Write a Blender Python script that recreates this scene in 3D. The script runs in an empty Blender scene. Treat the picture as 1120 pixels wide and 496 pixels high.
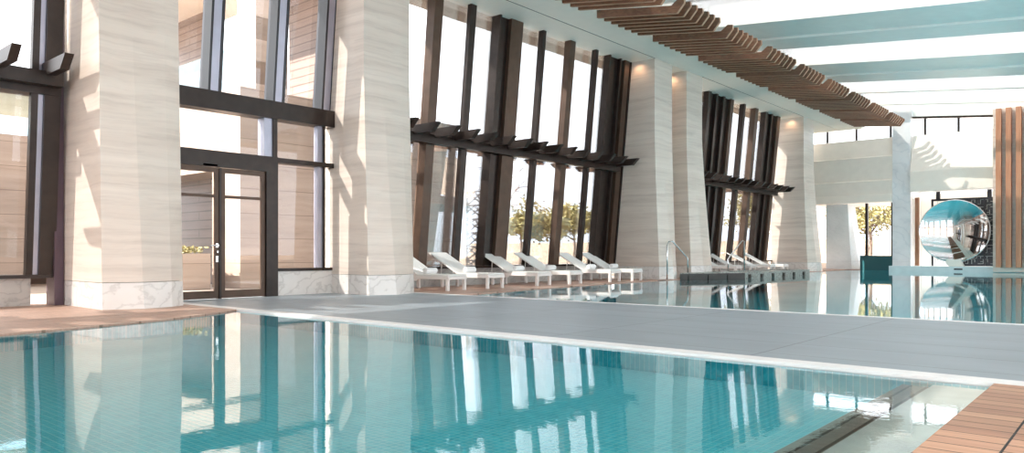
import bpy, bmesh, math, random
from mathutils import Vector, Matrix
random.seed(7)
SC = bpy.context.scene
COL = SC.collection

# ------------------------------------------------------------------ camera, sky, sun, exposure
F_PX, YAW, EYE, HORIZON = 810.0, math.radians(40.752), 0.885, 276.5
cd = bpy.data.cameras.new('camera'); cam = bpy.data.objects.new('camera', cd); COL.objects.link(cam)
cd.sensor_width = 36; cd.lens = F_PX / 1120 * 36; cd.shift_y = (HORIZON - 248) / 1120
cd.clip_start = 0.05; cd.clip_end = 2000
cam.location = (0, 0, EYE); cam.rotation_euler = (math.pi / 2, 0, YAW)
SC.camera = cam

w = bpy.data.worlds.new('world'); SC.world = w; w.use_nodes = True
nt = w.node_tree; nt.nodes.clear()
wo = nt.nodes.new('ShaderNodeOutputWorld'); bg = nt.nodes.new('ShaderNodeBackground')
wc = nt.nodes.new('ShaderNodeTexCoord'); sx = nt.nodes.new('ShaderNodeSeparateXYZ'); wr = nt.nodes.new('ShaderNodeValToRGB')
nt.links.new(wc.outputs['Generated'], sx.inputs[0]); nt.links.new(sx.outputs['Z'], wr.inputs[0])
wr.color_ramp.elements[0].position = 0.0; wr.color_ramp.elements[0].color = (0.86, 0.92, 1.0, 1)
wr.color_ramp.elements[1].position = 0.35; wr.color_ramp.elements[1].color = (1.0, 0.985, 0.97, 1)
nt.links.new(wr.outputs[0], bg.inputs[0]); bg.inputs[1].default_value = 2.35
nt.links.new(bg.outputs[0], wo.inputs[0])

SUN_DIR = Vector((1.0, 1.5, -1.25))            # way the light travels
sd = bpy.data.lights.new('sun', 'SUN'); sun = bpy.data.objects.new('sun', sd); COL.objects.link(sun)
sd.energy = 15.0; sd.angle = math.radians(0.6); sd.color = (1.0, 0.93, 0.84)
sun.rotation_euler = SUN_DIR.to_track_quat('-Z', 'Y').to_euler(); sun.location = (-10, -20, 20)

vs = SC.view_settings
vs.view_transform = 'Standard'; vs.look = 'None'; vs.gamma = 1.0; vs.use_curve_mapping = False
vs.exposure = 0.58
SC.cycles.max_bounces = 10; SC.cycles.diffuse_bounces = 5; SC.cycles.glossy_bounces = 5
SC.cycles.transparent_max_bounces = 16; SC.cycles.sample_clamp_indirect = 6
SC.cycles.use_denoising = True

# ------------------------------------------------------------------ materials
MATS = {}
def newmat(name):
    m = bpy.data.materials.new(name); m.use_nodes = True
    t = m.node_tree; b = t.nodes['Principled BSDF']
    return m, t, b
def N(t, kind, **kw):
    n = t.nodes.new(kind)
    for k, v in kw.items():
        if k in ('operation', 'blend_type', 'data_type', 'wave_type', 'bands_direction', 'offset', 'squash',
                 'offset_frequency', 'noise_dimensions', 'feature', 'voronoi_dimensions', 'invert', 'distribution'):
            setattr(n, k, v)
        else: n.inputs[k].default_value = v
    return n
def L(t, a, b): t.links.new(a, b)
def coords(t, scale=(1, 1, 1), rot=(0, 0, 0), loc=(0, 0, 0)):
    c = t.nodes.new('ShaderNodeTexCoord'); mp = t.nodes.new('ShaderNodeMapping')
    mp.inputs['Scale'].default_value = scale; mp.inputs['Rotation'].default_value = rot; mp.inputs['Location'].default_value = loc
    L(t, c.outputs['Object'], mp.inputs[0]); return mp.outputs[0]
def ramp(t, fac, stops):
    r = t.nodes.new('ShaderNodeValToRGB'); e = r.color_ramp.elements
    while len(e) < len(stops): e.new(0.5)
    for i, (p, c) in enumerate(stops): e[i].position = p; e[i].color = (*c, 1)
    L(t, fac, r.inputs[0]); return r.outputs[0]
def mixc(t, fac, a, b, mode='MIX'):
    m = t.nodes.new('ShaderNodeMix'); m.data_type = 'RGBA'; m.blend_type = mode
    for sock, val in ((m.inputs[0], fac), (m.inputs[6], a), (m.inputs[7], b)):
        if hasattr(val, 'links') or hasattr(val, 'is_output'): L(t, val, sock)
        elif isinstance(val, (int, float)): sock.default_value = val
        else: sock.default_value = (*val, 1)
    return m.outputs[2]
def bump(t, b, height, strength=.2, dist=.02):
    n = t.nodes.new('ShaderNodeBump'); n.inputs['Strength'].default_value = strength; n.inputs['Distance'].default_value = dist
    L(t, height, n.inputs['Height']); L(t, n.outputs[0], b.inputs['Normal'])

def plain(name, col, rough=.5, metal=0., var=.06, scale=3.):
    m, t, b = newmat(name)
    n = N(t, 'ShaderNodeTexNoise', Scale=scale, Detail=4.)
    L(t, coords(t), n.inputs['Vector'])
    a = tuple(max(0, c * (1 - var)) for c in col); d = tuple(min(1, c * (1 + var)) for c in col)
    L(t, ramp(t, n.outputs[0], [(.3, a), (.7, d)]), b.inputs['Base Color'])
    b.inputs['Roughness'].default_value = rough; b.inputs['Metallic'].default_value = metal
    MATS[name] = m; return m

def travertine(name, base, vein, joint=None, dark=.5, rough=.35):
    m, t, b = newmat(name)
    v = coords(t, (.35, .35, 7.0))
    nz = N(t, 'ShaderNodeTexNoise', Scale=1.2, Detail=3.); L(t, coords(t, (1, 1, 1)), nz.inputs['Vector'])
    add = N(t, 'ShaderNodeVectorMath', operation='MULTIPLY_ADD'); add.inputs[1].default_value = (.5, .5, .9)
    L(t, nz.outputs['Color'], add.inputs[0]); L(t, v, add.inputs[2])
    n1 = N(t, 'ShaderNodeTexNoise', Scale=1.6, Detail=7., Roughness=.62); L(t, add.outputs[0], n1.inputs['Vector'])
    n2 = N(t, 'ShaderNodeTexNoise', Scale=.5, Detail=2.); L(t, add.outputs[0], n2.inputs['Vector'])
    c1 = ramp(t, n1.outputs[0], [(.28, vein), (.40, tuple(.5 * (p + q) for p, q in zip(base, vein))), (.52, base), (.75, tuple(min(1, p * 1.06) for p in base))])
    c2 = mixc(t, .35, c1, ramp(t, n2.outputs[0], [(.3, tuple(p * .86 for p in base)), (.7, (1, .98, .95))]), 'MULTIPLY')
    out = c2
    if joint:
        br = N(t, 'ShaderNodeTexBrick', offset=.5); L(t, coords(t, (1, 1, 1), (math.pi / 2, 0, 0)), br.inputs['Vector'])
        br.inputs['Color1'].default_value = (1, 1, 1, 1); br.inputs['Color2'].default_value = (.93, .93, .93, 1); br.inputs['Mortar'].default_value = (.45, .4, .36, 1)
        br.inputs['Scale'].default_value = 1.; br.inputs['Brick Width'].default_value = joint[0]; br.inputs['Row Height'].default_value = joint[1]; br.inputs['Mortar Size'].default_value = joint[2]
        out = mixc(t, 1., c2, br.outputs[0], 'MULTIPLY')
    L(t, out, b.inputs['Base Color']); b.inputs['Roughness'].default_value = rough
    bump(t, b, n1.outputs[0], .08)
    MATS[name] = m; return m

def marble(name, base, vein, rough=.2, scale=1.3):
    m, t, b = newmat(name)
    nz = N(t, 'ShaderNodeTexNoise', Scale=1.1, Detail=6.); L(t, coords(t, (1, 1, 1), (.5, .7, .3)), nz.inputs['Vector'])
    wv = N(t, 'ShaderNodeTexWave', Scale=scale, Distortion=14., Detail=5.); wv.inputs['Detail Scale'].default_value = 1.6
    L(t, coords(t, (1, 1, 1.4), (.4, .5, .8)), wv.inputs['Vector'])
    c = ramp(t, wv.outputs[0], [(.0, vein), (.10, tuple(.6 * p + .4 * q for p, q in zip(base, vein))), (.3, base), (1., base)])
    c = mixc(t, .35, c, ramp(t, nz.outputs[0], [(.35, tuple(p * .8 for p in base)), (.65, (1, 1, 1))]), 'MULTIPLY')
    L(t, c, b.inputs['Base Color']); b.inputs['Roughness'].default_value = rough
    MATS[name] = m; return m

def planks(name, c1, c2, width, gap, rot=0., rough=.55, length=2.4, dark=(.05, .03, .02)):
    m, t, b = newmat(name)
    br = N(t, 'ShaderNodeTexBrick', offset=.37); L(t, coords(t, (1, 1, 1), (0, 0, rot)), br.inputs['Vector'])
    br.inputs['Color1'].default_value = (*c1, 1); br.inputs['Color2'].default_value = (*c2, 1); br.inputs['Mortar'].default_value = (*dark, 1)
    br.inputs['Scale'].default_value = 1.; br.inputs['Brick Width'].default_value = length; br.inputs['Row Height'].default_value = width; br.inputs['Mortar Size'].default_value = gap
    n = N(t, 'ShaderNodeTexNoise', Scale=2.5, Detail=6.); L(t, coords(t, (1, 14, 1), (0, 0, rot)), n.inputs['Vector'])
    c = mixc(t, .6, br.outputs[0], ramp(t, n.outputs[0], [(.3, (.62, .6, .58)), (.7, (1, 1, 1))]), 'MULTIPLY')
    L(t, c, b.inputs['Base Color']); b.inputs['Roughness'].default_value = rough
    MATS[name] = m; return m

def wood(name, c1, c2, axis=0, rough=.45):
    m, t, b = newmat(name)
    s = [18, 18, 18]; s[axis] = 1.
    n = N(t, 'ShaderNodeTexNoise', Scale=1., Detail=5., Distortion=.6); L(t, coords(t, tuple(s)), n.inputs['Vector'])
    L(t, ramp(t, n.outputs[0], [(.3, c1), (.7, c2)]), b.inputs['Base Color']); b.inputs['Roughness'].default_value = rough
    MATS[name] = m; return m

def slabs(name, base, line, wd, ht, mort=.006, rough=.45, rot=0.):
    m, t, b = newmat(name)
    br = N(t, 'ShaderNodeTexBrick', offset=.0); L(t, coords(t, (1, 1, 1), (0, 0, rot), (.4, -.03, 0)), br.inputs['Vector'])
    br.inputs['Color1'].default_value = (*base, 1); br.inputs['Color2'].default_value = (*[p * .93 for p in base], 1); br.inputs['Mortar'].default_value = (*line, 1)
    br.inputs['Scale'].default_value = 1.; br.inputs['Brick Width'].default_value = wd; br.inputs['Row Height'].default_value = ht; br.inputs['Mortar Size'].default_value = mort
    n = N(t, 'ShaderNodeTexNoise', Scale=.8, Detail=8., Roughness=.6); L(t, coords(t, (1, 3, 1)), n.inputs['Vector'])
    c = mixc(t, .6, br.outputs[0], ramp(t, n.outputs[0], [(.35, (.82, .82, .82)), (.65, (1, 1, 1))]), 'MULTIPLY')
    L(t, c, b.inputs['Base Color']); b.inputs['Roughness'].default_value = rough
    MATS[name] = m; return m

def mosaic(name, c1, c2, grout, size=.05, rough=.3):
    m, t, b = newmat(name)
    c = t.nodes.new('ShaderNodeTexCoord')
    sp = t.nodes.new('ShaderNodeSeparateXYZ'); L(t, c.outputs['Object'], sp.inputs[0])
    def line(o):
        a = N(t, 'ShaderNodeMath', operation='MULTIPLY'); a.inputs[1].default_value = 1 / size; L(t, o, a.inputs[0])
        f = N(t, 'ShaderNodeMath', operation='FRACT'); L(t, a.outputs[0], f.inputs[0])
        g = N(t, 'ShaderNodeMath', operation='COMPARE'); g.inputs[1].default_value = .0; g.inputs[2].default_value = .14; L(t, f.outputs[0], g.inputs[0]); return g.outputs[0]
    off = N(t, 'ShaderNodeMath', operation='ADD'); off.inputs[1].default_value = .013; L(t, sp.outputs['Z'], off.inputs[0])
    mx = N(t, 'ShaderNodeMath', operation='MAXIMUM'); L(t, line(sp.outputs['X']), mx.inputs[0]); L(t, line(sp.outputs['Y']), mx.inputs[1])
    vo = N(t, 'ShaderNodeTexVoronoi', Scale=1 / size); L(t, c.outputs['Object'], vo.inputs['Vector'])
    wn = N(t, 'ShaderNodeTexNoise', Scale=.6, Detail=3.); L(t, c.outputs['Object'], wn.inputs['Vector'])
    tile = mixc(t, vo.outputs['Color'], c1, c2)
    tile = mixc(t, .3, tile, ramp(t, wn.outputs[0], [(.35, (.8, .88, .9)), (.65, (1, 1, 1))]), 'MULTIPLY')
    L(t, mixc(t, mx.outputs[0], tile, grout), b.inputs['Base Color']); b.inputs['Roughness'].default_value = rough
    MATS[name] = m; return m

def water(name, tint, bumpk):
    m, t, b = newmat(name); t.nodes.remove(b); out = t.nodes['Material Output']
    tr = t.nodes.new('ShaderNodeBsdfTransparent'); tr.inputs[0].default_value = (*tint, 1)
    gl = t.nodes.new('ShaderNodeBsdfGlossy'); gl.inputs['Roughness'].default_value = .012; gl.inputs['Color'].default_value = (1, 1, 1, 1)
    fr = t.nodes.new('ShaderNodeFresnel'); fr.inputs['IOR'].default_value = 1.5
    mx = t.nodes.new('ShaderNodeMixShader'); bp = t.nodes.new('ShaderNodeBump')
    n = N(t, 'ShaderNodeTexNoise', Scale=2.2, Detail=3.); L(t, coords(t, (1, 1, 1)), n.inputs['Vector'])
    n2 = N(t, 'ShaderNodeTexNoise', Scale=22., Detail=2.); L(t, coords(t, (1, 1, 1)), n2.inputs['Vector'])
    ad = N(t, 'ShaderNodeMath', operation='MULTIPLY_ADD'); ad.inputs[1].default_value = .2
    L(t, n2.outputs[0], ad.inputs[0]); L(t, n.outputs[0], ad.inputs[2])
    L(t, ad.outputs[0], bp.inputs['Height']); bp.inputs['Strength'].default_value = bumpk; bp.inputs['Distance'].default_value = .02
    L(t, bp.outputs[0], gl.inputs['Normal'])
    L(t, fr.outputs[0], mx.inputs[0]); L(t, tr.outputs[0], mx.inputs[1]); L(t, gl.outputs[0], mx.inputs[2]); L(t, mx.outputs[0], out.inputs[0])
    MATS[name] = m; return m

def glass(name, tint=(.97, .98, .99), rough=0., ior=1.45):
    m, t, b = newmat(name); t.nodes.remove(b); out = t.nodes['Material Output']
    tr = t.nodes.new('ShaderNodeBsdfTransparent'); tr.inputs[0].default_value = (*tint, 1)
    gl = t.nodes.new('ShaderNodeBsdfGlossy'); gl.inputs['Roughness'].default_value = rough
    n = N(t, 'ShaderNodeTexNoise', Scale=.7); L(t, coords(t), n.inputs['Vector'])
    L(t, ramp(t, n.outputs[0], [(.3, (.97, .98, 1)), (.7, (1, 1, 1))]), gl.inputs['Color'])
    fr = t.nodes.new('ShaderNodeFresnel'); fr.inputs['IOR'].default_value = ior
    hf = N(t, 'ShaderNodeMath', operation='MULTIPLY'); hf.inputs[1].default_value = .8; L(t, fr.outputs[0], hf.inputs[0])
    mx = t.nodes.new('ShaderNodeMixShader')
    L(t, hf.outputs[0], mx.inputs[0]); L(t, tr.outputs[0], mx.inputs[1]); L(t, gl.outputs[0], mx.inputs[2]); L(t, mx.outputs[0], out.inputs[0])
    MATS[name] = m; return m

STONE = travertine('travertine', (.79, .705, .63), (.66, .575, .51))
STONE_BASE = marble('pale_plinth_marble', (.84, .81, .78), (.70, .67, .64))
STONE_WHITE = marble('white_marble', (.84, .86, .88), (.76, .79, .82), .25, .5)
WHITE_ST = marble('bright_white_stone', (.88, .90, .90), (.84, .86, .86))
GREY_MARBLE = marble('grey_marble', (.58, .55, .52), (.46, .43, .41), .3, 1.6)
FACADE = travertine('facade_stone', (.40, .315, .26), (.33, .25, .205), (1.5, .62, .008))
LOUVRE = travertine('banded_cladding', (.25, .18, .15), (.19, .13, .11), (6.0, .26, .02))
BRONZE = plain('dark_bronze', (.032, .022, .018), .32, .4, .25, 5.)
BRONZE2 = plain('brown_bronze', (.095, .058, .040), .38, .4, .2, 3.)
SILVER = plain('pale_anodised_trim', (.42, .42, .50), .35, .6)
CHROME = plain('polished_steel', (.75, .76, .77), .12, 1.)
WHITE = plain('white_paint', (.92, .87, .79), .5, 0, .02)
BEAM = plain('roof_beam_paint', (.86, .89, .86), .35, 0, .03)
CREAM = plain('cream_plaster', (.84, .80, .73), .6, 0, .03)
SLOT = plain('slot_black', (.02, .02, .02), .6)
SLATE = slabs('slate_paving', (.315, .365, .405), (.10, .11, .13), 2.2, .8)
COPING = plain('white_coping_stone', (.82, .82, .82), .4, 0, .05)
DECK = planks('deck_timber', (.60, .36, .24), (.40, .22, .15), .145, .006, 0.)
DECKY = planks('deck_timber_along', (.58, .39, .31), (.50, .33, .26), .145, .005, math.pi / 2, dark=(.28, .18, .13))
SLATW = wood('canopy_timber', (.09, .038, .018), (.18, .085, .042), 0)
SLAT_LIT_EDGE = wood('canopy_timber_lit_edge', (.40, .23, .14), (.52, .32, .21), 0)  # light from the pool on the slat edges, painted as paler wood
SLATV = wood('upright_timber', (.40, .17, .09), (.52, .26, .15), 2)
TILE = mosaic('pool_mosaic', (.07, .66, .78), (.20, .88, .96), (.55, .92, .97), .05)
TILED = mosaic('dark_teal_mosaic', (.005, .06, .07), (.01, .10, .11), (.015, .08, .09), .05)
GRATE = planks('gutter_grate', (.46, .37, .31), (.38, .31, .27), .10, .010, math.pi / 2, .5, 30.)
SHELF = plain('pale_shelf_stone', (.86, .84, .80), .5, 0, .08, 6.)
WATER1 = water('near_pool_water', (.86, .985, .995), .05)
WATER2 = water('far_pool_water', (.78, .95, .97), .03)
WATER3 = water('spa_water', (.8, .96, .97), .05)
GLASS = glass('clear_glass')
ROOFGLASS = glass('roof_glass', (.76, .76, .76))
RAILGLASS = glass('balustrade_glass', (.80, .90, .92))
MIRROR = plain('mirror_steel', (.93, .94, .95), .02, 1., .01)
FABRIC = plain('white_mesh_fabric', (.82, .82, .80), .8, 0, .03, 40.)
TOWEL = plain('white_towelling', (.88, .88, .88), .95, 0, .05, 60.)
LFRAME = plain('white_lounger_frame', (.86, .82, .79), .4, 0, .02)
LEAF = plain('leaf_green', (.16, .20, .06), .7, 0, .5, 4.)
LEAFY = plain('leaf_yellow_green', (.30, .26, .10), .7, 0, .4, 4.)
BARK = plain('bark', (.20, .15, .12), .9, 0, .3, 8.)
SAND = plain('sunlit_ground', (.36, .28, .21), .9, 0, .12, .6)
TERR = slabs('terrace_paving', (.42, .35, .30), (.4, .34, .3), 1.2, .6)
HILL = plain('distant_hill', (.36, .43, .52), .9, 0, .1, .05)
ROCK = plain('pink_rock', (.58, .42, .34), .9, 0, .3, 1.5)
BLACK = plain('black_lacquer', (.02, .02, .025), .3)
PEWTER = plain('pale_fretwork', (.42, .43, .40), .4, .3)
SPAST = marble('spa_grey_stone', (.42, .43, .40), (.12, .12, .11), .3, 3.)
DARKST = plain('dark_spa_block', (.03, .026, .022), .4, 0, .3)

# ------------------------------------------------------------------ helpers
def box(bm, x0, x1, y0, y1, z0, z1):
    vs_ = [bm.verts.new((x, y, z)) for z in (z0, z1) for x, y in ((x0, y0), (x1, y0), (x1, y1), (x0, y1))]
    for f in ((3, 2, 1, 0), (4, 5, 6, 7), (0, 1, 5, 4), (1, 2, 6, 5), (2, 3, 7, 6), (3, 0, 4, 7)):
        bm.faces.new([vs_[i] for i in f])
def loft(bm, rings, caps=True):
    R = [[bm.verts.new(p) for p in r] for r in rings]
    n = len(R[0])
    for a, b_ in zip(R, R[1:]):
        for i in range(n): bm.faces.new((a[i], a[(i + 1) % n], b_[(i + 1) % n], b_[i]))
    if caps: bm.faces.new(R[0][::-1]); bm.faces.new(R[-1])
def prism(bm, prof, axis, a0, a1):
    """profile (p, q) swept along an axis: x -> (y, z), y -> (x, z), z -> (x, y)"""
    mk = {'x': lambda p, q, a: (a, p, q), 'y': lambda p, q, a: (p, a, q), 'z': lambda p, q, a: (p, q, a)}[axis]
    loft(bm, [[mk(p, q, a0) for p, q in prof], [mk(p, q, a1) for p, q in prof]])
def tube(bm, pts, r, n=10):
    pts = [Vector(p) for p in pts]; rings = []
    for i, p in enumerate(pts):
        d = (pts[min(i + 1, len(pts) - 1)] - pts[max(i - 1, 0)]).normalized()
        u = d.cross(Vector((.31, .17, .93))).normalized(); v = d.cross(u)
        rr = r[i] if isinstance(r, (list, tuple)) else r
        rings.append([p + rr * (math.cos(2 * math.pi * k / n) * u + math.sin(2 * math.pi * k / n) * v) for k in range(n)])
    loft(bm, rings)
def obj(name, bm, m, parent=None, bevel=0., smooth=False):
    bmesh.ops.recalc_face_normals(bm, faces=bm.faces)
    me = bpy.data.meshes.new(name); bm.to_mesh(me); bm.free()
    if smooth:
        for p in me.polygons: p.use_smooth = True
    me.materials.append(m)
    o = bpy.data.objects.new(name, me); COL.objects.link(o)
    if parent: o.parent = parent
    if bevel:
        b_ = o.modifiers.new('bevel', 'BEVEL'); b_.width = bevel; b_.segments = 2; b_.limit_method = 'ANGLE'
    return o
def empty(name, loc=(0, 0, 0)):
    o = bpy.data.objects.new(name, None); COL.objects.link(o); o.location = loc; return o
def tag(o, label, cat, group=None, kind=None):
    o['label'] = label; o['category'] = cat
    if group: o['group'] = group
    if kind: o['kind'] = kind
    return o
def struct(o, label=None, cat=None):
    o['kind'] = 'structure'
    if label: o['label'] = label; o['category'] = cat
    return o
def one(name, m, *boxes, parent=None, bevel=0.):
    bm = bmesh.new()
    for b_ in boxes: box(bm, *b_)
    return obj(name, bm, m, parent, bevel)
def poly(name, pts, z0, z1, m, parent=None):
    bm = bmesh.new(); prism(bm, pts, 'z', z0, z1); return obj(name, bm, m, parent)
def sheet(name, pts, z, m):
    bm = bmesh.new(); f = bm.faces.new([bm.verts.new((x, y, z)) for x, y in pts]); f.normal_update()
    if f.normal.z < 0: f.normal_flip()
    me = bpy.data.meshes.new(name); bm.to_mesh(me); bm.free(); me.materials.append(m)
    o = bpy.data.objects.new(name, me); COL.objects.link(o); return o

# ------------------------------------------------------------------ ground, decks, pools
XR = 7.0
P1 = [(-8.2, -6), (-8.7, -2.5), (-9.15, .5), (-9.48, 2.5), (-9.72, 3.6), (-10.0, 4.6), (-10.45, 5.5), (-10.75, 5.92)]
P2L = [(-10.9, 11.02), (-11.45, 14.), (-11.85, 19.), (-11.95, 24.4)]
struct(poly('floor', [(-14.6, -6), (-8.2, -6)] + P1[1:] + [(-14.6, 5.92)], -.5, 0, DECKY), 'reddish timber deck between the left columns and the near pool', 'floor')
struct(poly('floor', [(-.80, -6), (XR, -6), (XR, 5.92), (-.80, 5.92)], -.5, 0, DECK), 'timber deck at the near right corner of the pool', 'floor')
struct(poly('floor', [(-14.6, 6.12), (XR, 6.12), (XR, 10.88), (-14.6, 10.88)], -.5, 0, SLATE), 'grey slate walkway crossing between the two pools', 'floor')
struct(poly('trim_1', [(-14.6, 5.92), (XR, 5.92), (XR, 6.12), (-14.6, 6.12)], -.5, .004, COPING), 'white coping along the near edge of the slate walkway', 'coping')
struct(poly('trim_2', [(-14.6, 10.88), (XR, 10.88), (XR, 11.02), (-14.6, 11.02)], -.5, .004, COPING), 'white coping along the far edge of the slate walkway', 'coping')
struct(poly('floor', [(-14.6, 11.02)] + P2L + [(-11.95, 41.0), (-14.6, 41.0)], -.5, 0, DECKY), 'timber deck under the loungers along the far windows', 'floor')
struct(poly('floor', [(-14.6, 41.0), (-11.5, 41.0), (-11.5, 47), (-14.6, 47)], -.5, 0, DECKY), 'timber deck at the far left corner', 'floor')
# near pool
basin = P1 + [(-.80, 5.92), (-.80, -6)]
struct(sheet('floor', basin, -.20, TILE), 'teal mosaic floor of the near pool', 'pool floor')
bm = bmesh.new()
for (xa, ya), (xb, yb) in zip(basin, basin[1:] + basin[:1]):
    bm.faces.new([bm.verts.new(p) for p in ((xa, ya, -.20), (xb, yb, -.20), (xb, yb, -.03), (xa, ya, -.03))])
for v in bm.verts: v.co.x += (.012 if v.co.x < -4 else -.012); v.co.y -= .012
struct(obj('pool_lining', bm, TILE), 'mosaic sides of the near pool', 'pool wall')
struct(one('trim_3', SHELF, (-1.16, -.80, -6, 5.92, -.20, -.05)), 'pale stone shelf just under water at the right pool edge', 'ledge')
struct(one('trim_4', GRATE, (-1.36, -1.16, -6, 5.92, -.20, -.07)), 'brown slotted gutter beside the pale underwater shelf', 'gutter')
tag(sheet('pool_water', basin, -.022, WATER1), 'still turquoise water of the near pool in the foreground', 'water', kind='stuff')
# far pool
b2 = P2L + [(-11.95, 41.0), (XR - .02, 41.0), (XR - .02, 11.02)]
struct(sheet('floor', b2, -.55, TILE), 'teal mosaic floor of the far pool', 'pool floor')
bm = bmesh.new()
for (xa, ya), (xb, yb) in zip(b2, b2[1:] + b2[:1]):
    bm.faces.new([bm.verts.new(p) for p in ((xa, ya, -.55), (xb, yb, -.55), (xb, yb, -.03), (xa, ya, -.03))])
for v in bm.verts: v.co.x += (.012 if v.co.x < -4 else -.012); v.co.y += (.012 if v.co.y < 20 else -.012)
struct(obj('pool_lining', bm, TILE), 'mosaic sides of the far pool', 'pool wall')
tag(sheet('pool_water', b2, -.022, WATER2), 'mirror-like water of the far pool beyond the slate walkway', 'water', kind='stuff')

struct(one('trim_7', SLOT, (-.505, -.495, -6, 5.9, 0.0, .002)), 'dark joint line in the near timber deck', 'joint')
# exterior ground
struct(poly('ground', [(-400, -200), (-14.6, -200), (-14.6, 47), (200, 47), (200, 500), (-400, 500)], -.6, -.06, SAND), 'sunlit sandy ground outside', 'ground')
struct(poly('ground', [(-24, -20), (-14.62, -20), (-14.62, 24), (-24, 24)], -.055, -.01, TERR), 'pale stone terrace outside the glass', 'ground')
bm = bmesh.new()
for i in range(24):
    x0 = -330 + i * 14; h0 = 7 + 3 * math.sin(i * .9); h1 = 7 + 3 * math.sin((i + 1) * .9)
    bm.faces.new([bm.verts.new(p) for p in ((x0, 230, -1), (x0 + 14, 230, -1), (x0 + 14, 236, h1), (x0, 236, h0))])
bmesh.ops.remove_doubles(bm, verts=bm.verts, dist=.01)
struct(obj('hills', bm, HILL), 'pale blue hills on the horizon', 'hills')
bm = bmesh.new(); prism(bm, [(60, -1), (66, 2.0), (90, 2.4), (95, -1)], 'x', -120, 10)
struct(obj('ground', bm, SAND), 'low sandy bank beyond the terrace', 'ground')

# ------------------------------------------------------------------ columns
ZC = 7.32
def column(y0, wid, label, xb=-14.0, xt=-12.42, far=.18, top=ZC, zt=5.0, split=True, mat=None, xcut=None):
    e = empty('stone_column', (0, 0, 0)); tag(e, label, 'column', 'splayed stone columns')
    def ring(z):
        f = max(0., (zt - z) / zt) ** 1.25
        m_ = .46 if split else .25
        return [(xb, y0, z), (xt + .20 * f, y0 - .02 * f, z), (xt + m_ * f, y0 + wid * .40, z),
                (xt + (m_ + far) * .5 * f + .01, y0 + wid * .80, z), (xt + far * f, y0 + wid, z), (xb, y0 + wid, z)]
    zs = [.42] + [zt * k / 8 for k in range(1, 8)] + [zt, top]
    bm = bmesh.new(); loft(bm, [ring(z) for z in zs]); obj('shaft', bm, mat or STONE, e)
    bm = bmesh.new(); loft(bm, [ring(0), ring(.412)]); obj('plinth', bm, STONE_BASE if mat is None else mat, e)
    return e
column(4.54, 1.25, 'wide pale stone column nearest the camera, left of the glass door')
column(9.68, 1.25, 'pale stone column between the glass door and the loungers', far=.16)
column(21.64, 1.18, 'pale stone column behind the last lounger, left one of the close pair', far=.16)
column(23.87, 1.20, 'pale stone column beside the spa handrail, right one of the close pair', far=.42)
column(35.55, 1.38, 'pale stone column beyond the second row of loungers', far=.42)
column(41.65, 1.3, 'bright white splayed column under the low beam at the far left', xb=-13.35, xt=-12.22, far=.62, top=3.47, zt=3.4, mat=WHITE_ST)

for yy in (9.55, 21.50, 23.74, 35.42):
    ld = bpy.data.lights.new('column_downlight', 'SPOT'); lo = bpy.data.objects.new('column_downlight', ld); COL.objects.link(lo)
    lo.location = (-13.0, yy - .08, 7.28); ld.energy = 11; ld.color = (1.0, .62, .38); ld.spot_size = math.radians(150); ld.spot_blend = .8; ld.shadow_soft_size = .08
# ------------------------------------------------------------------ soffit above the left columns
struct(one('ceiling', WHITE, (-13.9, -12.44, -8, 41, ZC, 8.9), (-12.40, -11.22, -8, 41, ZC, 8.9), (-12.44, -12.40, -8, 41, ZC + .03, 8.9)),
       'white soffit running above the stone columns', 'ceiling')
struct(one('trim_5', SLOT, (-12.438, -12.402, -8, 21.7, ZC + .004, ZC + .028), (-12.438, -12.402, 25.1, 35.5, ZC + .004, ZC + .028)), 'thin black slot in the white soffit', 'slot')
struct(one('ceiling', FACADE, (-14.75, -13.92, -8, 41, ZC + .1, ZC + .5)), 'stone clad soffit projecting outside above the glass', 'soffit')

# roof: sloping beams and glass
def roofz(x): return 8.5 - .105 * (x + 12.42)
XA = -11.2
def sloped(bm, y0, y1, dz0, dz1, x0=XA, x1=XR):
    loft(bm, [[(x0, y, roofz(x0) + dz) for y, dz in ((y0, dz0), (y1, dz0), (y1, dz1), (y0, dz1))],
              [(x1, y, roofz(x1) + dz) for y, dz in ((y0, dz0), (y1, dz0), (y1, dz1), (y0, dz1))]])
WIDE = [(-5.2, .18, 'broad white roof beam behind the viewpoint, widened to block sun'), (.2, 3.0, 'unseen white roof beam above the near pool, sized to block sun'),  # first three beams are out of view, sized to keep sun off the walkway
        (3.02, 5.9, 'unseen white roof beam just before the slate walkway, sized to block sun'), (9.3, 12.8, 'broad white roof beam above the slate walkway'),
        (16.1, 19.6, 'broad white roof beam at the top edge of the view'), (22.95, 26.45, 'broad white roof beam, the nearest one crossing the view'),
        (29.7, 33.3, 'broad white roof beam, second one crossing the view')]
for a, b_, lab in WIDE:
    e = empty('roof_beam', (0, a, 0)); tag(e, lab, 'roof beam', 'white beams across the glass roof')
    bm = bmesh.new(); sloped(bm, 0, (b_ - a) * .57, .0, .34); obj('web', bm, BEAM, e)
    bm = bmesh.new(); sloped(bm, (b_ - a) * .57 + .01, b_ - a, -.07, .34); obj('flange', bm, BEAM, e)
for a, lab in ((36.35, 'slim white roof rib, first beyond the broad beams'), (40.0, 'slim white roof rib nearest the far wall')):
    bm = bmesh.new(); sloped(bm, a, a + .25, 0, .34); tag(obj('roof_rib', bm, BEAM), lab, 'roof rib', 'slim white roof ribs')
bm = bmesh.new(); sloped(bm, -11, 44, .36, .375)
struct(obj('window_6', bm, ROOFGLASS), 'glass roof above the pools', 'skylight')
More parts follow.
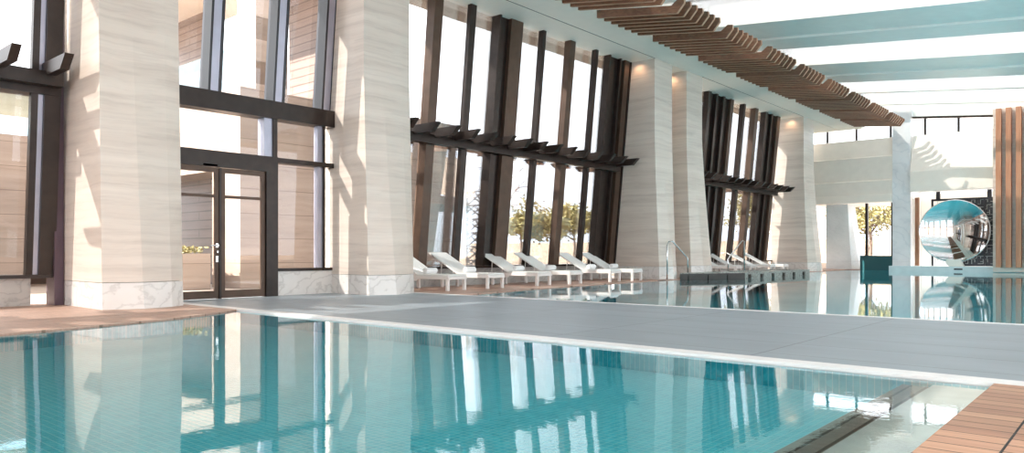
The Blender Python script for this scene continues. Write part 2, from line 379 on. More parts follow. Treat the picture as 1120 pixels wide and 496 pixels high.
# external maintenance rails above the glass
for yc, lab in ((21.3, 'thin louvred strip lying above the glass roof, nearer one'), (28.1, 'thin louvred strip lying above the glass roof, farther one')):
    bm = bmesh.new()
    for xx in [XA + .28 * k for k in range(60)]:
        box(bm, xx, xx + .16, yc, yc + .42, roofz(xx) + .55, roofz(xx) + .58)
    for dy in (0, .42): sloped(bm, yc + dy, yc + dy + .05, .53, .57)
    tag(obj('roof_grating', bm, BRONZE), lab, 'grating', 'gratings above the glass roof')

# ------------------------------------------------------------------ timber slat canopy under the roof edge
def slat_bm():
    bm = bmesh.new()
    zb = 7.16; s = -.042
    xr, xk = -11.20, -9.27
    def z(x): return zb + s * (x - xr)
    pr = [(xr, z(xr)), (xk, z(xk)), (xk + .17, z(xk) + .25), (xk + .165, z(xk) + .37), (xk + .04, z(xk) + .38), (xk - .13, z(xk) + .21), (xr, z(xr) + .21)]
    prism(bm, pr, 'y', 0, .085)
    for v in bm.verts: v.co.y += .42 * (v.co.x - xr)
    return bm
slat_me = None
gy = 5.45; P = 2.93; n_ = 0
names = ['leftmost at the frame edge', 'first', 'second', 'third', 'fourth', 'fifth', 'sixth', 'seventh', 'eighth', 'ninth', 'tenth', 'eleventh', 'twelfth']
bank_y = [19.40 - P * k for k in range(6, 0, -1)] + [19.40 + P * k for k in range(0, 7)]
vis = {16.47: 'timber slat bank cut by the top edge of the view', 19.40: 'timber slat bank, nearest one fully in view', 22.33: 'timber slat bank, second one fully in view',
       25.26: 'timber slat bank, third one fully in view', 28.19: 'timber slat bank, fourth one fully in view', 31.12: 'timber slat bank, fifth one fully in view',
       34.05: 'timber slat bank, second from the far wall', 36.98: 'timber slat bank nearest the far wall'}
for y0 in bank_y:
    lab = vis.get(round(y0, 2), 'timber slat bank above the near end, outside the view')
    e = empty('slat_canopy', (0, y0, 0)); tag(e, lab, 'slat canopy', 'banks of timber slats under the roof edge')
    for k in range(7):
        if slat_me is None:
            o = obj('slat', slat_bm(), SLATW, e); slat_me = o.data; slat_me.materials.append(SLAT_LIT_EDGE)
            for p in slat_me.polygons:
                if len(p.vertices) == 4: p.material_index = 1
        else:
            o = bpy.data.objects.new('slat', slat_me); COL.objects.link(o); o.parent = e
        o.location = (0, k * .345, 0)
    one('hanger_rail', SLATW, (-11.19, -11.11, 0, 2.2, 7.30, 7.36), (-10.3, -10.22, .38, 2.6, 7.26, 7.31), parent=e)

# ------------------------------------------------------------------ windows: leaning fins and glass
ZS = .52
def wx(z): return -13.93 + .097 * (z - ZS)      # inner edge of the fins
GX = -.25                                        # glass lies this far behind
def lean(bm, y0, y1, d0, d1, z0=ZS, z1=ZC + .02):
    loft(bm, [[(wx(z) + d0, y0, z), (wx(z) + d1, y0, z), (wx(z) + d1, y1, z), (wx(z) + d0, y1, z)] for z in (z0, z1)])
def window(idx, y0, y1, fins, fillers, label, sill=True, z0=ZS):
    e = empty('window_%d' % idx); struct(e, label, 'window')
    bm = bmesh.new()
    loft(bm, [[(wx(z) + GX, y0, z), (wx(z) + GX + .02, y0, z), (wx(z) + GX + .02, y1, z), (wx(z) + GX, y1, z)] for z in (z0, ZC + .09)])
    obj('glass', bm, GLASS, e)
    for ya, yb, dep in fins:
        bm = bmesh.new(); lean(bm, ya, yb, -dep, 0, z0); fo = obj('mullion', bm, BRONZE2 if yb - ya > .25 else BRONZE, e)
    for ya, yb in fillers:
        bm = bmesh.new(); lean(bm, ya, yb, -.16, -.12, z0); obj('infill_panel', bm, BRONZE, e)
    if sill:
        one('sill', BRONZE, (wx(ZS) - .42, wx(ZS) + .0, y0, y1, ZS - .06, ZS - .002), parent=e)
        bm = bmesh.new(); lean(bm, y0, y1, GX - .05, GX + .12, 3.66, 3.84); obj('transom', bm, BRONZE, e)
    return e
f1 = [(12.55, 12.83, .28), (13.80, 14.01, .13), (14.93, 15.0, .30), (15.40, 15.90, .22), (16.80, 16.94, .18),
      (18.12, 18.39, .22), (19.48, 19.63, .16), (20.28, 20.36, .24), (20.92, 21.0, .24), (21.2, 21.48, .22), (21.55, 21.62, .2)]
window(3, 10.93, 21.64, f1, [(15.0, 15.40), (20.36, 20.92), (21.0, 21.2)], 'tall leaning glazed bay with dark bronze fins behind the loungers')
f2 = [(27.4, 27.65, .24), (28.1, 28.25, .24), (28.75, 28.9, .24), (29.45, 29.74, .24), (30.78, 30.96, .22), (32.0, 32.32, .24),
      (33.15, 33.4, .24), (33.85, 34.0, .24), (34.55, 34.9, .24)]
window(4, 25.07, 35.55, f2, [(27.65, 28.1), (28.25, 28.75), (28.9, 29.45), (33.4, 33.85), (34.0, 34.55)], 'leaning glazed bay with dark bronze fins beyond the column pair')
e0 = window(1, -6, 4.45, [(3.98, 4.08, .12), (4.17, 4.41, .16), (-2.6, -2.4, .3)], [], 'tall glazed bay at the left edge of the view')
bm = bmesh.new(); box(bm, -14.25, -13.86, 4.38, 4.52, 0, ZC); obj('jamb', bm, plain('plum_bronze', (.10, .065, .085), .35, .4, .1), e0)
one('transom', BRONZE, (-14.0, -13.62, -6, 4.41, 3.46, 3.80), parent=e0)
bm = bmesh.new(); lean(bm, 4.082, 4.168, -.14, -.05, ZS); obj('frame_face', bm, SILVER, e0)
# marble plinths under the glass
for k, (a, b_) in enumerate(((-6, 4.1), (10.93, 21.64), (25.07, 35.55))):
    m_ = GREY_MARBLE if k else STONE_BASE
    struct(one('baseboard_%d' % (k + 1), GREY_MARBLE, (-14.6, -14.1, a, b_, 0, ZS - .062)), ['grey marble plinth under the left window', 'grey marble plinth behind the near loungers', 'grey marble plinth behind the far loungers'][k], 'plinth')
struct(one('wall_left', STONE, (-14.6, -14.05, 22.82, 23.87, 0, ZC), ), 'stone wall in the gap between the paired columns', 'wall')

# sunshade shelves with cut blades
def sunshade(y0, y1, ys, label):
    e = empty('sunshade', (0, 0, 0)); tag(e, label, 'sunshade', 'blade shelves across the windows')
    one('rail', BRONZE, (-13.60, -13.40, y0, y1, 3.58, 3.80), parent=e)
    for y in ys:
        bm = bmesh.new()
        prism(bm, [(-13.60, 3.74), (-12.80, 3.74), (-12.58, 3.95), (-13.60, 3.95)], 'y', y, y + .13); obj('blade', bm, BRONZE, e)
    if len(ys) > 8:
        for y in ys[::2]:
            bm = bmesh.new(); prism(bm, [(-14.32, 3.62), (-14.9, 3.66), (-15.1, 3.84), (-14.32, 3.86)], 'y', y, y + .13); obj('outer_blade', bm, BRONZE2, e)
    return e
sunshade(-6, 4.37, [4.12 - .70 * k for k in range(12)], 'dark bronze blade shelf across the leftmost window')
sunshade(10.95, 21.1, [11.25 + .685 * k for k in range(15)], 'dark bronze blade shelf above the near loungers')
sunshade(25.1, 34.9, [25.2 + .685 * k for k in range(15)], 'dark bronze blade shelf above the far loungers')

# ------------------------------------------------------------------ glass door bay between the two near columns
door = empty('door_1'); struct(door, 'dark bronze double glass door between the two nearest columns', 'door')
DX = -13.45
def leaf(y0, y1, handle):
    h = one('door_leaf', BRONZE2, (DX - .05, DX, y0, y0 + .085, .01, 2.5), (DX - .05, DX, y1 - .085, y1, .01, 2.5), (DX - .05, DX, y0 + .085, y1 - .085, .01, .16),
            (DX - .05, DX, y0 + .085, y1 - .085, 2.41, 2.5), (DX - .05, DX, y0 + .085, y1 - .085, 1.93, 1.985), parent=door)
    one('pane', GLASS, (DX - .03, DX - .022, y0 + .085, y1 - .085, .16, 2.41), parent=h)
    if handle:
        bm = bmesh.new()
        tube(bm, [(DX, y1 - .045, 1.02), (DX + .07, y1 - .045, 1.02)], .014); tube(bm, [(DX + .06, y1 - .03, 1.02), (DX + .06, y1 - .20, 1.02)], .011)
        box(bm, DX, DX + .012, y1 - .07, y1 - .02, .70, .82); box(bm, DX, DX + .012, y1 - .07, y1 - .02, .98, 1.06); box(bm, DX, DX + .04, y1 - .06, y1 - .03, .88, .92)
        obj('handle', bm, CHROME, h)
    return h
leaf(6.12, 7.05, True); leaf(7.09, 8.02, False)
one('door_frame', BRONZE, (DX - .12, DX + .02, 7.048, 7.092, 0, 2.5), (DX - .2, DX + .04, 8.03, 8.29, 0, 2.82), (DX - .2, DX + .04, 5.8, 6.11, 0, 2.82), (DX - .2, DX + .04, 6.11, 8.03, 2.51, 2.82), (DX - .4, DX - .2, 8.2, 8.29, 0, 2.82), parent=door)
one('door_closer', SILVER, (DX + .001, DX + .04, 6.72, 7.0, 2.52, 2.56), parent=door)
win = empty('window_2'); struct(win, 'glazing around and above the double glass door', 'window')
SX = -13.62
one('transom', BRONZE, (DX - .3, DX + .03, 5.7, 9.7, 3.60, 3.955), parent=win)
one('transom', BRONZE, (DX - .25, DX + .0, 8.29, 9.7, 2.72, 2.82), parent=win)
one('glass', GLASS, (SX, SX + .012, 5.7, 9.7, 2.82, 3.6), (SX, SX + .012, 8.3, 9.7, .58, 2.72), parent=win)
one('mullion', SILVER, (SX - .1, DX - .03, 8.02, 8.2, 2.82, 3.6), parent=win)
one('mullion', BRONZE, (SX - .1, DX + .0, 8.2, 8.3, .5, 3.6), parent=win)
one('mullion', BRONZE, (SX - .02, DX - .02, 9.42, 9.47, .5, 3.6), parent=win)
one('mullion', SILVER, (SX - .02, DX - .06, 9.3, 9.42, .5, 2.72), (SX - .02, DX - .06, 9.3, 9.42, 2.82, 3.6), parent=win)
one('sill', BRONZE, (SX - .1, DX - .05, 8.3, 9.7, .50, .56), parent=win)
one('plinth', STONE_BASE, (-14.1, DX - .08, 8.3, 9.7, 0, .497), parent=win)
bm = bmesh.new(); lean(bm, 5.7, 9.7, -.27, -.255, 3.96, ZC); obj('glass', bm, GLASS, win)
for a, wd in ((6.95, .16), (8.33, .16), (9.50, .16)):
    bm = bmesh.new(); lean(bm, a, a + wd, -.30, .0, 3.96, ZC); o = obj('mullion', bm, SILVER, win)
    bm = bmesh.new(); lean(bm, a - .05, a - .002, -.34, .01, 3.96, ZC); obj('mullion_edge', bm, BLACK, o)
    bm = bmesh.new(); lean(bm, a + wd + .002, a + wd + .06, -.34, .01, 3.96, ZC); obj('mullion_edge', bm, BLACK, o)

# ------------------------------------------------------------------ far end of the hall
YF = 41.0
bm = bmesh.new(); prism(bm, [(YF - .12, 3.87), (YF + .6, 3.87), (YF + .6, 6.79), (YF + .35, 6.79), (YF + .12, 5.85), (YF - .0, 5.8), (YF - .0, 4.62), (YF - .12, 4.55)], 'x', -14.6, -9.9)
struct(obj('wall_far', bm, CREAM), 'cream upper wall band left of the white marble pier', 'wall')
struct(one('wall_far', WHITE, (-14.6, -9.9, YF - .25, YF + .6, 3.48, 3.868)), 'white lower lip of the left wall band', 'wall')
bm = bmesh.new(); prism(bm, [(YF - .15, 3.92), (YF + 1.2, 3.92), (YF + 1.2, 6.75), (YF + .35, 6.75), (YF - .15, 4.9)], 'x', -9.05, -5.42)
struct(obj('wall_far', bm, WHITE), 'white sloping wall band above the mirror disc', 'wall')
struct(one('wall_far', STONE, (-5.42, XR, YF - 1.2, YF + .27, 0, 7.4)), 'pale stone wall behind the upright timber slats', 'wall')
pier = empty('marble_pier', (0, 0, 0)); tag(pier, 'square white marble pier standing at the far pool edge', 'pier')
one('shaft', STONE_WHITE, (-9.89, -9.07, YF, YF + .4, .42, 8.1), parent=pier)
one('base', STONE_WHITE, (-9.89, -9.07, YF - .004, YF + .4, -.1, .415), parent=pier)
struct(one('trim_6', plain('pale_teal_ledge', (.66, .76, .78), .3), (-9.89, XR, YF - .7, YF - .01, -.5, .22)), 'pale ledge along the far pool edge under the mirror disc', 'ledge')
tag(one('ledge_light', BLACK, (-7.05, -6.7, YF - .715, YF - .702, .06, .13)), 'small dark fitting in the ledge under the mirror disc', 'fitting', 'dark fittings in the far ledge')
tag(one('ledge_light', BLACK, (-4.55, -4.2, YF - .715, YF - .702, .06, .13)), 'small dark fitting in the ledge under the timber slats', 'fitting', 'dark fittings in the far ledge')
tag(one('tiled_block', TILED, (-11.45, -9.9, YF + .05, YF + .6, -.1, .72)), 'dark teal mosaic block left of the white marble pier', 'wall block')
# clerestory
cw = empty('window_5'); struct(cw, 'clerestory strip of windows under the roof at the far wall', 'window')
one('glass', GLASS, (-14.6, -5.4, YF + .45, YF + .46, 6.75, 8.6), parent=cw)
def zt_(x): return 7.70 - .095 * (x + 8.9)
bm = bmesh.new()
for xa, xb in ((-14.6, -9.9), (-9.05, -5.4)):
    loft(bm, [[(x, YF + .3, zt_(x) - .09), (x, YF + .5, zt_(x) - .09), (x, YF + .5, zt_(x)), (x, YF + .3, zt_(x))] for x in (xa, xb)])
obj('frame', bm, BRONZE, cw)
for x in (-13.25, -11.78, -10.12, -8.55, -7.1): one('mullion', BRONZE, (x, x + .10, YF + .38, YF + .5, 6.7, zt_(x) - .1), parent=cw)
bm = bmesh.new()
for xa, xb in ((-14.6, -9.92), (-9.04, XR)):
    loft(bm, [[(x, YF + .28, zt_(x) + .002), (x, YF + .56, zt_(x) + .002), (x, YF + .56, zt_(x) + .9), (x, YF + .28, zt_(x) + .9)] for x in (xa, xb)])
struct(obj('ceiling', bm, BEAM), 'white roof edge above the clerestory', 'ceiling')
# glazed openings under the left band
gw = empty('window_7'); struct(gw, 'glazed opening under the low band at the far left', 'window')
one('glass', GLASS, (-14.6, -9.2, 47.0, 47.02, 0, 3.6), parent=gw)
one('mullion', BRONZE, (-11.4, -11.28, YF + .8, YF + 1.0, 0, 3.48), parent=gw)
one('mullion', BRONZE, (-10.15, -10.0, YF + .8, YF + 1.0, 0, 3.48), parent=gw)
for x in (-14.5, -14.15, -13.8): one('mullion', BRONZE2, (x, x + .16, 46.6, 46.9, 1.1, 3.6), parent=gw)
struct(one('ceiling', WHITE, (-14.6, -9.1, YF + .6, 47.2, 3.6, 3.9)), 'low white ceiling behind the far band', 'ceiling')
struct(one('wall_left', STONE, (-14.6, -13.95, 36.93, YF - .13, 3.9, ZC), (-14.6, -13.95, 36.93, YF + 6, 0, .3)), 'stone wall above the small side window beyond the last column', 'wall')
struct(one('wall_niche', WHITE, (-9.2, -9.06, YF + .81, 47.0, 0, 3.59)), 'white return wall behind the marble pier, added to shade the far column', 'wall')  # wall added to cut the sky light on the white column
sw = empty('window_8'); struct(sw, 'small side window with brown fins beyond the last pale column', 'window')
one('glass', GLASS, (-14.3, -14.28, 36.93, 47, .3, 3.9), parent=sw)
for k in range(9): one('mullion', BRONZE2 if k % 2 else BRONZE, (-14.2, -13.95, 37.1 + k * .52, 37.4 + k * .52, 1.25, 3.88), parent=sw)
one('transom', BRONZE2, (-14.25, -13.93, 36.95, 41.6, 1.1, 1.24), parent=sw)
# niche behind the mirror disc
struct(one('wall_niche', WHITE, (-9.05, -5.42, YF + 2.2, YF + 2.4, .0, 3.92)), 'pale wall behind the fretwork screen', 'wall')
tag(one('timber_post', SLATV, (-8.88, -8.70, YF + .02, YF + .2, .23, 3.62)), 'slim brown timber post between the marble pier and the mirror disc', 'post')
scr = empty('fretwork_screen', (0, 0, 0)); tag(scr, 'black screen with pale angular fretwork behind the mirror disc', 'screen')
one('panel', BLACK, (-7.3, -5.45, YF + .36, YF + .40, .23, 3.5), parent=scr)
one('frame', BLACK, (-8.2, -5.45, YF + .28, YF + .42, 3.42, 3.52), (-8.2, -8.12, YF + .28, YF + .42, .23, 3.5), (-6.0, -5.93, YF + .28, YF + .34, .23, 3.42), parent=scr)
bm = bmesh.new(); rnd = random.Random(3)
def strip(x0, z0, x1, z1, wd=.022): box(bm, min(x0, x1) - wd / 2, max(x0, x1) + wd / 2, YF + .33, YF + .352, min(z0, z1) - wd / 2, max(z0, z1) + wd / 2)
S = .26
for i in range(10):
    for j in range(12):
        x = -8.05 + i * S; z = .35 + j * S
        if x + S > -5.45: continue
        k = rnd.randint(0, 3); a = S * .8
        if k == 0: strip(x, z, x + a, z); strip(x + a, z, x + a, z + a); strip(x + a * .5, z + a * .5, x + a, z + a * .5)
        elif k == 1: strip(x, z, x, z + a); strip(x, z + a, x + a * .6, z + a); strip(x + a * .6, z + a, x + a * .6, z + a * .4)
        elif k == 2: strip(x, z + a * .5, x + S, z + a * .5); strip(x + a * .5, z, x + a * .5, z + a * .5)
        else: strip(x, z, x + a * .5, z); strip(x + a * .5, z, x + a * .5, z + a); strip(x + a * .5, z + a, x + S, z + a)
obj('fretwork', bm, PEWTER, scr)
for x in (-8.0, -5.85): one('bracket', BLACK, (x, x + .18, YF + .28, YF + .42, 3.52, 3.88), parent=scr)
# mirror disc
disc = empty('mirror_disc', (-7.08, 40.42, .222)); tag(disc, 'large round concave mirror sculpture on a small white foot', 'sculpture')
bm = bmesh.new(); R, r0, zc = 4.4, 1.46, 1.69
rings = []
n = 72
for k in range(0, 19):
    rr = r0 * k / 18; dep = math.sqrt(R * R - rr * rr) - math.sqrt(R * R - r0 * r0)
    rings.append([bm.verts.new((rr * math.cos(2 * math.pi * i / n), dep, zc + rr * math.sin(2 * math.pi * i / n))) for i in range(n)] if k else [bm.verts.new((0, dep, zc))])
for a, b_ in zip(rings, rings[1:]):
    for i in range(n):
        if len(a) == 1: bm.faces.new((a[0], b_[i], b_[(i + 1) % n]))
        else: bm.faces.new((a[i], b_[i], b_[(i + 1) % n], a[(i + 1) % n]))
obj('mirror', bm, MIRROR, disc, smooth=True)
bm = bmesh.new()
loft(bm, [[((r0 + q) * math.cos(2 * math.pi * i / n), y, zc + (r0 + q) * math.sin(2 * math.pi * i / n)) for i in range(n)] for q, y in ((.0, -.005), (.035, .0), (.03, .12), (-.1, .30), (-.6, .42))], caps=False)
c_ = [v for v in bm.verts if v.co.y > .40]; bm.faces.new(c_)
obj('rim', bm, CHROME, disc, smooth=True)
bm = bmesh.new(); prism(bm, [(-.20, 0), (.42, 0), (.34, .16), (.30, .33), (-.30, .33), (-.34, .16)], 'y', -.08, .30); obj('foot', bm, WHITE, disc, .02)
# timber slats on the far right wall
ss = empty('slat_screen', (-5.4, YF - 1.6, 0)); tag(ss, 'row of upright brown timber slats on the far right wall', 'slat screen')
for k in range(30):
    one('slat', SLATV, (.14 + .375 * k, .34 + .375 * k, 0, .32, .22, 7.35), parent=ss)

# right and back walls (out of view, seen only in reflections)
struct(one('wall_right', STONE, (XR, XR + .4, -8, 41, -.5, .5), (XR, XR + .4, -8, 41, 6.2, 7.0), *[(XR, XR + .4, y, y + 1.5, .5, 6.2) for y in range(-8, 40, 8)]), 'row of stone piers on the right side of the hall', 'wall')
struct(one('wall_back', STONE, *[(x, x + 1.2, -8.6, -8, 0, 8.2) for x in (-14.6, -9.2, -3.8, 1.6, 6.2)], (-14.6, XR, -8.6, -8, 7.9, 8.4)), 'stone piers behind the viewpoint', 'wall')
struct(poly('floor', [(-14.6, -8.6), (XR, -8.6), (XR, -6), (-14.6, -6)], -.5, 0, DECK), 'timber deck behind the viewpoint', 'floor')

# ------------------------------------------------------------------ spa and handrails
spa = empty('raised_spa', (0, 0, 0)); tag(spa, 'raised spa tub with grey stone rim standing in the far pool', 'spa')
SPA = [(-11.93, 22.45), (-10.65, 24.7), (-10.45, 30.6), (-11.93, 30.6)]
cx_, cy_ = -11.3, 27.2
INN = [(-11.68, 23.5), (-10.95, 24.8), (-10.78, 30.3), (-11.68, 30.3)]
bm = bmesh.new()
for i in range(4):
    j = (i + 1) % 4; prism(bm, [SPA[i], SPA[j], INN[j], INN[i]], 'z', -.3, .2)
obj('rim', bm, SPAST, spa)
def along(p, q, f0, f1, off):
    d = (Vector(q) - Vector(p)); n_ = Vector((d.y, -d.x)).normalized()
    a_, b2_ = Vector(p) + d * f0, Vector(p) + d * f1
    return [tuple(a_ + n_ * .002), tuple(b2_ + n_ * .002), tuple(b2_ + n_ * off), tuple(a_ + n_ * off)]
for k in range(6): poly('spillway_block', along(SPA[1], SPA[2], .05 + k * .165, .08 + k * .165, .03), -.02, .12, DARKST, spa)
poly('dark_apron', along(SPA[0], SPA[1], .0, 1., .03), -.06, .17, DARKST, spa)
for k in range(3): poly('spillway_block', along(SPA[0], SPA[1], .12 + k * .3, .22 + k * .3, .06), -.04, .12, DARKST, spa)
poly('tub_floor', INN, -.3, -.2, TILE, spa)
tag(sheet('spa_water', INN, .18, WATER3), 'water filling the raised spa tub', 'water', kind='stuff')
def rail(name_pts, label):
    bm = bmesh.new()
    tube(bm, name_pts, .026, 10); o = obj('handrail', bm, CHROME, smooth=True)
    return tag(o, label, 'handrail', 'chrome handrails at the spa')
rail([(-12.02, 21.75, 0), (-12.02, 21.75, 1.12), (-12.0, 21.83, 1.24), (-11.95, 21.98, 1.26), (-11.86, 22.75, .76), (-11.84, 22.83, .68), (-11.84, 22.85, .202)], 'chrome handrail rising from the deck before the column pair')
rail([(-11.8, 25.9, .202), (-11.8, 25.9, .62), (-11.78, 25.98, .72), (-11.72, 26.9, 1.3), (-11.7, 27.0, 1.34), (-11.7, 27.1, 1.3), (-11.7, 27.12, .202)], 'chrome handrail standing on the far side of the spa rim')

# ------------------------------------------------------------------ loungers
def make_lounger(label, group):
    e = empty('sun_lounger'); tag(e, label, 'sun lounger', group)
    # long axis = -x from the foot (x=0) to the head (x=-1.95); width along +y .68
    W, Z = .68, .33
    one('frame', LFRAME, (-1.9, 0, 0, .06, Z - .07, Z), (-1.9, 0, W - .06, W, Z - .07, Z), (-.06, 0, .06, W - .06, Z - .07, Z), (-1.9, -1.84, .06, W - .06, Z - .07, Z), parent=e, bevel=.006)
    for x in (-.09, -1.55):
        for y in (.005, W - .075): one('leg', LFRAME, (x, x + .07, y, y + .07, 0, Z - .072), parent=e, bevel=.004)
    one('seat', FABRIC, (-.99, -.01, .01, W - .01, Z + .002, Z + .045), parent=e, bevel=.012)
    bm = bmesh.new(); box(bm, -1.09, 0, .01, W - .01, .0, .045)
    bmesh.ops.rotate(bm, verts=bm.verts, cent=(0, 0, 0), matrix=Matrix.Rotation(math.radians(28.5), 3, 'Y'))
    bmesh.ops.translate(bm, verts=bm.verts, vec=(-.985, 0, Z + .0))
    back = obj('backrest', bm, FABRIC, e, .012)
    for y in (.10, W - .10):
        bm = bmesh.new(); tube(bm, [(-1.6, y, Z - .02), (-1.58, y, Z + .31)], .012); obj('prop', bm, LFRAME, back)
    bm = bmesh.new(); prism(bm, [(-1.2, Z - .07), (-.95, Z - .07), (-1.0, Z - .12), (-1.15, Z - .12)], 'y', .0, .05); obj('wheel_bracket', bm, LFRAME, e)
    return e
def make_towel(label):
    e = empty('rolled_towel'); tag(e, label, 'towel', 'rolled white towels on the loungers')
    bm = bmesh.new(); n = 20; rings = []
    for y in (0, .02, .38, .40):
        r = .072 if y in (.02, .38) else .060
        rings.append([(r * math.cos(2 * math.pi * i / n), y, r * math.sin(2 * math.pi * i / n) + .072) for i in range(n)])
    loft(bm, rings); obj('roll', bm, TOWEL, e, smooth=False)
    bm = bmesh.new()
    for k in range(22):
        a0, a1 = k * .55, (k + 1) * .55; ra, rb = .012 + .0022 * k, .012 + .0022 * (k + 1)
        va = [bm.verts.new((ra * math.cos(a0), y, ra * math.sin(a0) + .072)) for y in (-.006, .0)]
        vb = [bm.verts.new((rb * math.cos(a1), y, rb * math.sin(a1) + .072)) for y in (-.006, .0)]
        bm.faces.new((va[0], vb[0], vb[1], va[1]))
    obj('spiral_edge', bm, TOWEL, e)
    return e
def copy_tree(o, parent=None):
    c = o.copy(); COL.objects.link(c); c.parent = parent
    for ch in list(o.children): copy_tree(ch, c)
    return c
LA = math.radians(5)
LY = [(11.87, 'white sun lounger half hidden behind the column by the walkway'), (13.22, 'white sun lounger, first with its whole backrest in view'),
      (15.14, 'white sun lounger, third from the walkway'), (16.57, 'white sun lounger, fourth from the walkway'),
      (18.60, 'white sun lounger, second from the paired columns'), (19.86, 'white sun lounger right in front of the paired columns')]
tl = ['rolled towel on the lounger half hidden by the column', 'rolled towel on the first lounger with its backrest in view', 'rolled towel on the third lounger from the walkway',
      'rolled towel on the fourth lounger from the walkway', 'rolled towel on the second lounger from the paired columns', 'rolled towel on the lounger in front of the paired columns']
proto = make_lounger(LY[0][1], 'white sun loungers before the near glazed bay'); tproto = make_towel(tl[0])
for i, (y, lab) in enumerate(LY):
    o = proto if i == 0 else copy_tree(proto)
    o.location = (-12.15, y, 0); o.rotation_euler.z = LA; o['label'] = lab
    t_ = tproto if i == 0 else copy_tree(tproto)
    t_.location = (-12.15 - .86 * math.cos(LA) - .14 * math.sin(LA), y - .83 * math.sin(LA) + .14 * math.cos(LA), .380); t_.rotation_euler.z = LA; t_['label'] = tl[i]
far_l = [(27.4, 'white sun lounger, nearest one behind the spa'), (28.8, 'white sun lounger, second one behind the spa'), (30.9, 'white sun lounger, third one behind the spa'), (32.4, 'white sun lounger, farthest one behind the spa')]
for i, (y, lab) in enumerate(far_l):
    o = copy_tree(proto); o.location = (-12.15, y, 0); o.rotation_euler.z = LA; o['label'] = lab; o['group'] = 'white sun loungers behind the spa'
# ------------------------------------------------------------------ outside: neighbouring building
nb = empty('neighbour_building', (0, 0, 0)); tag(nb, 'pale stone building with terraces outside the glass door', 'building')
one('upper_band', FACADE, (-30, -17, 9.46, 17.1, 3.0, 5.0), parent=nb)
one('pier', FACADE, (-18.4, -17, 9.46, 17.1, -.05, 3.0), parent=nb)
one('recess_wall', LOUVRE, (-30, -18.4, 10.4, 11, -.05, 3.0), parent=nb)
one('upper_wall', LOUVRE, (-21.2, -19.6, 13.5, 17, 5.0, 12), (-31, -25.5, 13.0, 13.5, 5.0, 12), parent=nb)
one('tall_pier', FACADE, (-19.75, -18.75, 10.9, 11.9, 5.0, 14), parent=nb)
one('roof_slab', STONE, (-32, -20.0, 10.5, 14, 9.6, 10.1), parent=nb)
bl = one('balustrade', RAILGLASS, (-22.6, -17.15, 9.6, 9.615, 5.0, 6.1), (-30, -22.7, 9.6, 9.615, 5.0, 6.1), parent=nb)
one('post', SILVER, (-22.69, -22.61, 9.58, 9.64, 5.0, 6.15), parent=bl)
wb = empty('terrace_wing', (0, 0, 0)); tag(wb, 'stone terrace wing outside the leftmost window', 'building')
one('parapet', FACADE, (-24.5, -22, -8, 8.2, 2.6, 3.9), parent=wb)
one('pier', FACADE, (-24.5, -22, 5.25, 6.4, -.05, 2.6), (-24.5, -22, 1.2, 2.0, -.05, 2.6), parent=wb)
one('recess_wall', LOUVRE, (-24.5, -24, -8, 8.2, -.05, 2.6), parent=wb)
bl = one('balustrade', RAILGLASS, (-22.2, -22.185, -8, 3.9, 3.9, 5.0), (-22.2, -22.185, 4.0, 8.2, 3.9, 5.0), parent=wb)
one('post', SILVER, (-22.25, -22.18, 3.92, 3.98, 3.9, 5.05), parent=bl)
bm = bmesh.new(); prism(bm, [(-26, 5.0), (-23, 5.4), (-23, 5.62), (-26, 5.2)], 'y', -8, 7.5); obj('canopy', bm, STONE, wb)
# planter, hedge and outdoor bench
pl = empty('stone_planter', (0, 0, 0)); tag(pl, 'low stone planter wall outside the glass door', 'planter')
one('trough', FACADE, (-21.9, -17.2, 8.1, 8.8, -.01, .86), parent=pl)
bm = bmesh.new(); rr = random.Random(5)
for k in range(700):
    x = rr.uniform(-21.8, -17.3); y = rr.uniform(8.15, 8.75); z = .86 + rr.uniform(0, .16)
    a = Vector((rr.uniform(-1, 1), rr.uniform(-1, 1), rr.uniform(-.3, 1))).normalized() * .07; b_ = a.orthogonal().normalized() * .03; c = Vector((x, y, z))
    bm.faces.new([bm.verts.new(p) for p in (c - a, c + b_, c + a, c - b_)])
obj('hedge', bm, LEAFY, pl)['kind'] = 'stuff'

# lattice tower
lt = bmesh.new()
def strut(a, b_, r=.035): tube(lt, [a, b_], r, 5)
x0, x1, y0, y1 = -21.2, -20.3, 21.8, 22.6
for x in (x0, x1):
    for y in (y0, y1): strut((x, y, -.05), (x, y, 3.35), .05)
for k in range(6):
    z0, z1 = k * .56, (k + 1) * .56
    strut((x0, y0, z0), (x1, y0, z1)); strut((x1, y0, z0), (x0, y0, z1)); strut((x1, y0, z0), (x1, y1, z1)); strut((x1, y1, z0), (x1, y0, z1))
    strut((x0, y0, z1), (x1, y0, z1)); strut((x1, y0, z1), (x1, y1, z1)); strut((x0, y1, z0), (x1, y1, z1)); strut((x0, y0, (z0 + z1) / 2), ((x0 + x1) / 2, y0, z1)); strut((x1, y0, z0), ((x0 + x1) / 2, y0, z1))
tag(obj('lattice_frame', lt, plain('grey_white_steel', (.62, .62, .62), .5)), 'white criss-cross lattice frame outside behind the loungers', 'lattice')
for k, (x, y, h) in enumerate(((-21.8, 17.6, 8.5), (-22.4, 18.9, 7.8))):
    bm = bmesh.new(); tube(bm, [(x, y, 0), (x, y, h)], [.05, .035], 6); tag(obj('flag_pole', bm, SILVER), ['taller thin pole outside beyond the brown stone block', 'shorter thin pole outside beyond the brown stone block'][k], 'pole', 'thin poles outside')

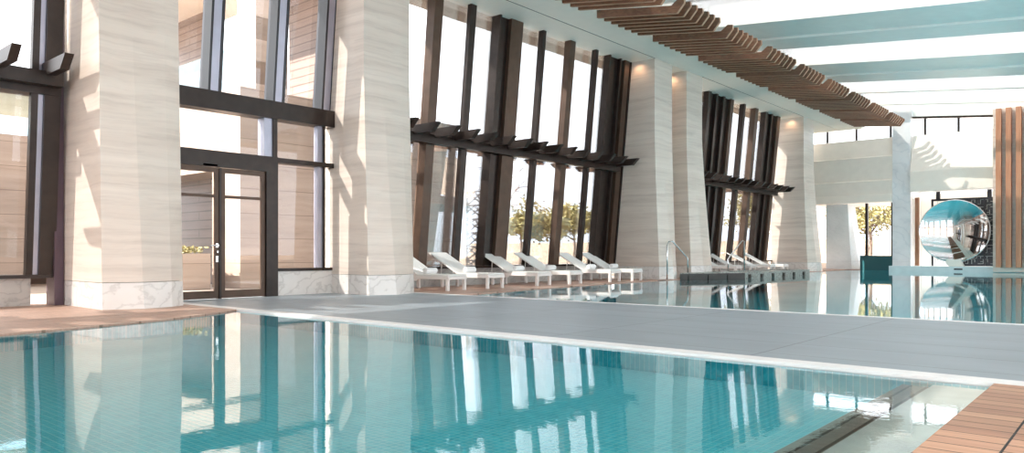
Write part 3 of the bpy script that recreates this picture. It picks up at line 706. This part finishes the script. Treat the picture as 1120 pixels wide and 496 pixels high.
# trees
def tree(x, y, h, cr, label, mat=LEAFY, bare=False, seed=0, zc=None, nleaf=2600):
    rr = random.Random(seed); e = empty('tree', (x, y, -.06)); tag(e, label, 'tree', 'trees outside the windows')
    bm = bmesh.new()
    top = Vector((0, 0, h * .75)); tube(bm, [(0, 0, 0), (.1, .05, h * .35), top], [h * (.014 if bare else .035), h * (.01 if bare else .025), h * (.005 if bare else .015)], 8)
    tips = []
    for k in range(16 if not bare else 26):
        a = rr.uniform(0, 6.28); z = rr.uniform(.45, .75) * h; l = cr * rr.uniform(.5, 1.)
        p0 = Vector((.1, .05, z)); p1 = p0 + Vector((math.cos(a) * l * .5, math.sin(a) * l * .5, rr.uniform(.05, .25) * h)); p2 = p1 + Vector((math.cos(a + .3) * l * .5, math.sin(a + .3) * l * .5, rr.uniform(-.02, .12) * h))
        tube(bm, [p0, p1, p2], [h * (.004 if bare else .012), h * (.003 if bare else .008), h * .0015], 5); tips += [p1, p2]
        for q in range(3 if bare else 1):
            p3 = p1 + Vector((rr.uniform(-1, 1), rr.uniform(-1, 1), rr.uniform(0, 1))) * l * .5; tube(bm, [p1, p3], [h * .0025, h * .001], 4); tips.append(p3)
    obj('trunk', bm, BARK, e)
    if not bare:
        bm = bmesh.new()
        for k in range(nleaf):
            c = rr.choice(tips) + Vector((rr.gauss(0, 1), rr.gauss(0, 1), rr.gauss(0, .6))) * cr * .16
            a = Vector((rr.uniform(-1, 1), rr.uniform(-1, 1), rr.uniform(-1, 1))).normalized() * .13; b_ = a.orthogonal().normalized() * .07
            bm.faces.new([bm.verts.new(p) for p in (c - a, c + b_, c + a, c - b_)])
        obj('foliage', bm, mat, e)['kind'] = 'stuff'
    return e
tree(-28.9, 34.3, 3.3, 2.3, 'yellow-green tree outside left of centre behind the loungers', seed=1)
tree(-29.4, 40.5, 3.6, 2.3, 'yellow-green tree outside behind the middle loungers', seed=2)
tree(-26.0, 44.5, 3.4, 1.8, 'yellow-green tree outside seen just left of the paired columns', seed=3)
tree(-26.0, 29.3, 5.6, 2.2, 'bare thin branched tree outside behind the loungers', bare=True, seed=4)
tree(-22.5, 58.0, 5.5, 2.6, 'green tree outside seen between the fins beyond the paired columns', mat=LEAFY, seed=5)
tree(-20.5, 50.5, 5.0, 2.4, 'yellow-green tree outside seen through the far glazed bay', seed=6)
tree(-14.2, 53.0, 4.6, 2.6, 'yellow-green tree outside the far left opening', seed=7)
tree(-10.6, 49.0, 4.2, 1.6, 'bare tree outside the far left opening beside the pink rock', bare=True, seed=8)
bm = bmesh.new(); bmesh.ops.create_icosphere(bm, subdivisions=4, radius=1)
rr = random.Random(2)
from mathutils import noise
for v in bm.verts:
    v.co += v.co.normalized() * .3 * noise.noise(v.co * 2.2); v.co = Vector((v.co.x * 3.6, v.co.y * 1.5, v.co.z * 3.4))
bmesh.ops.translate(bm, verts=bm.verts, vec=(-10.2, 62, .9))
tag(obj('boulder', bm, ROCK), 'pinkish rock outside behind the far left opening', 'rock')
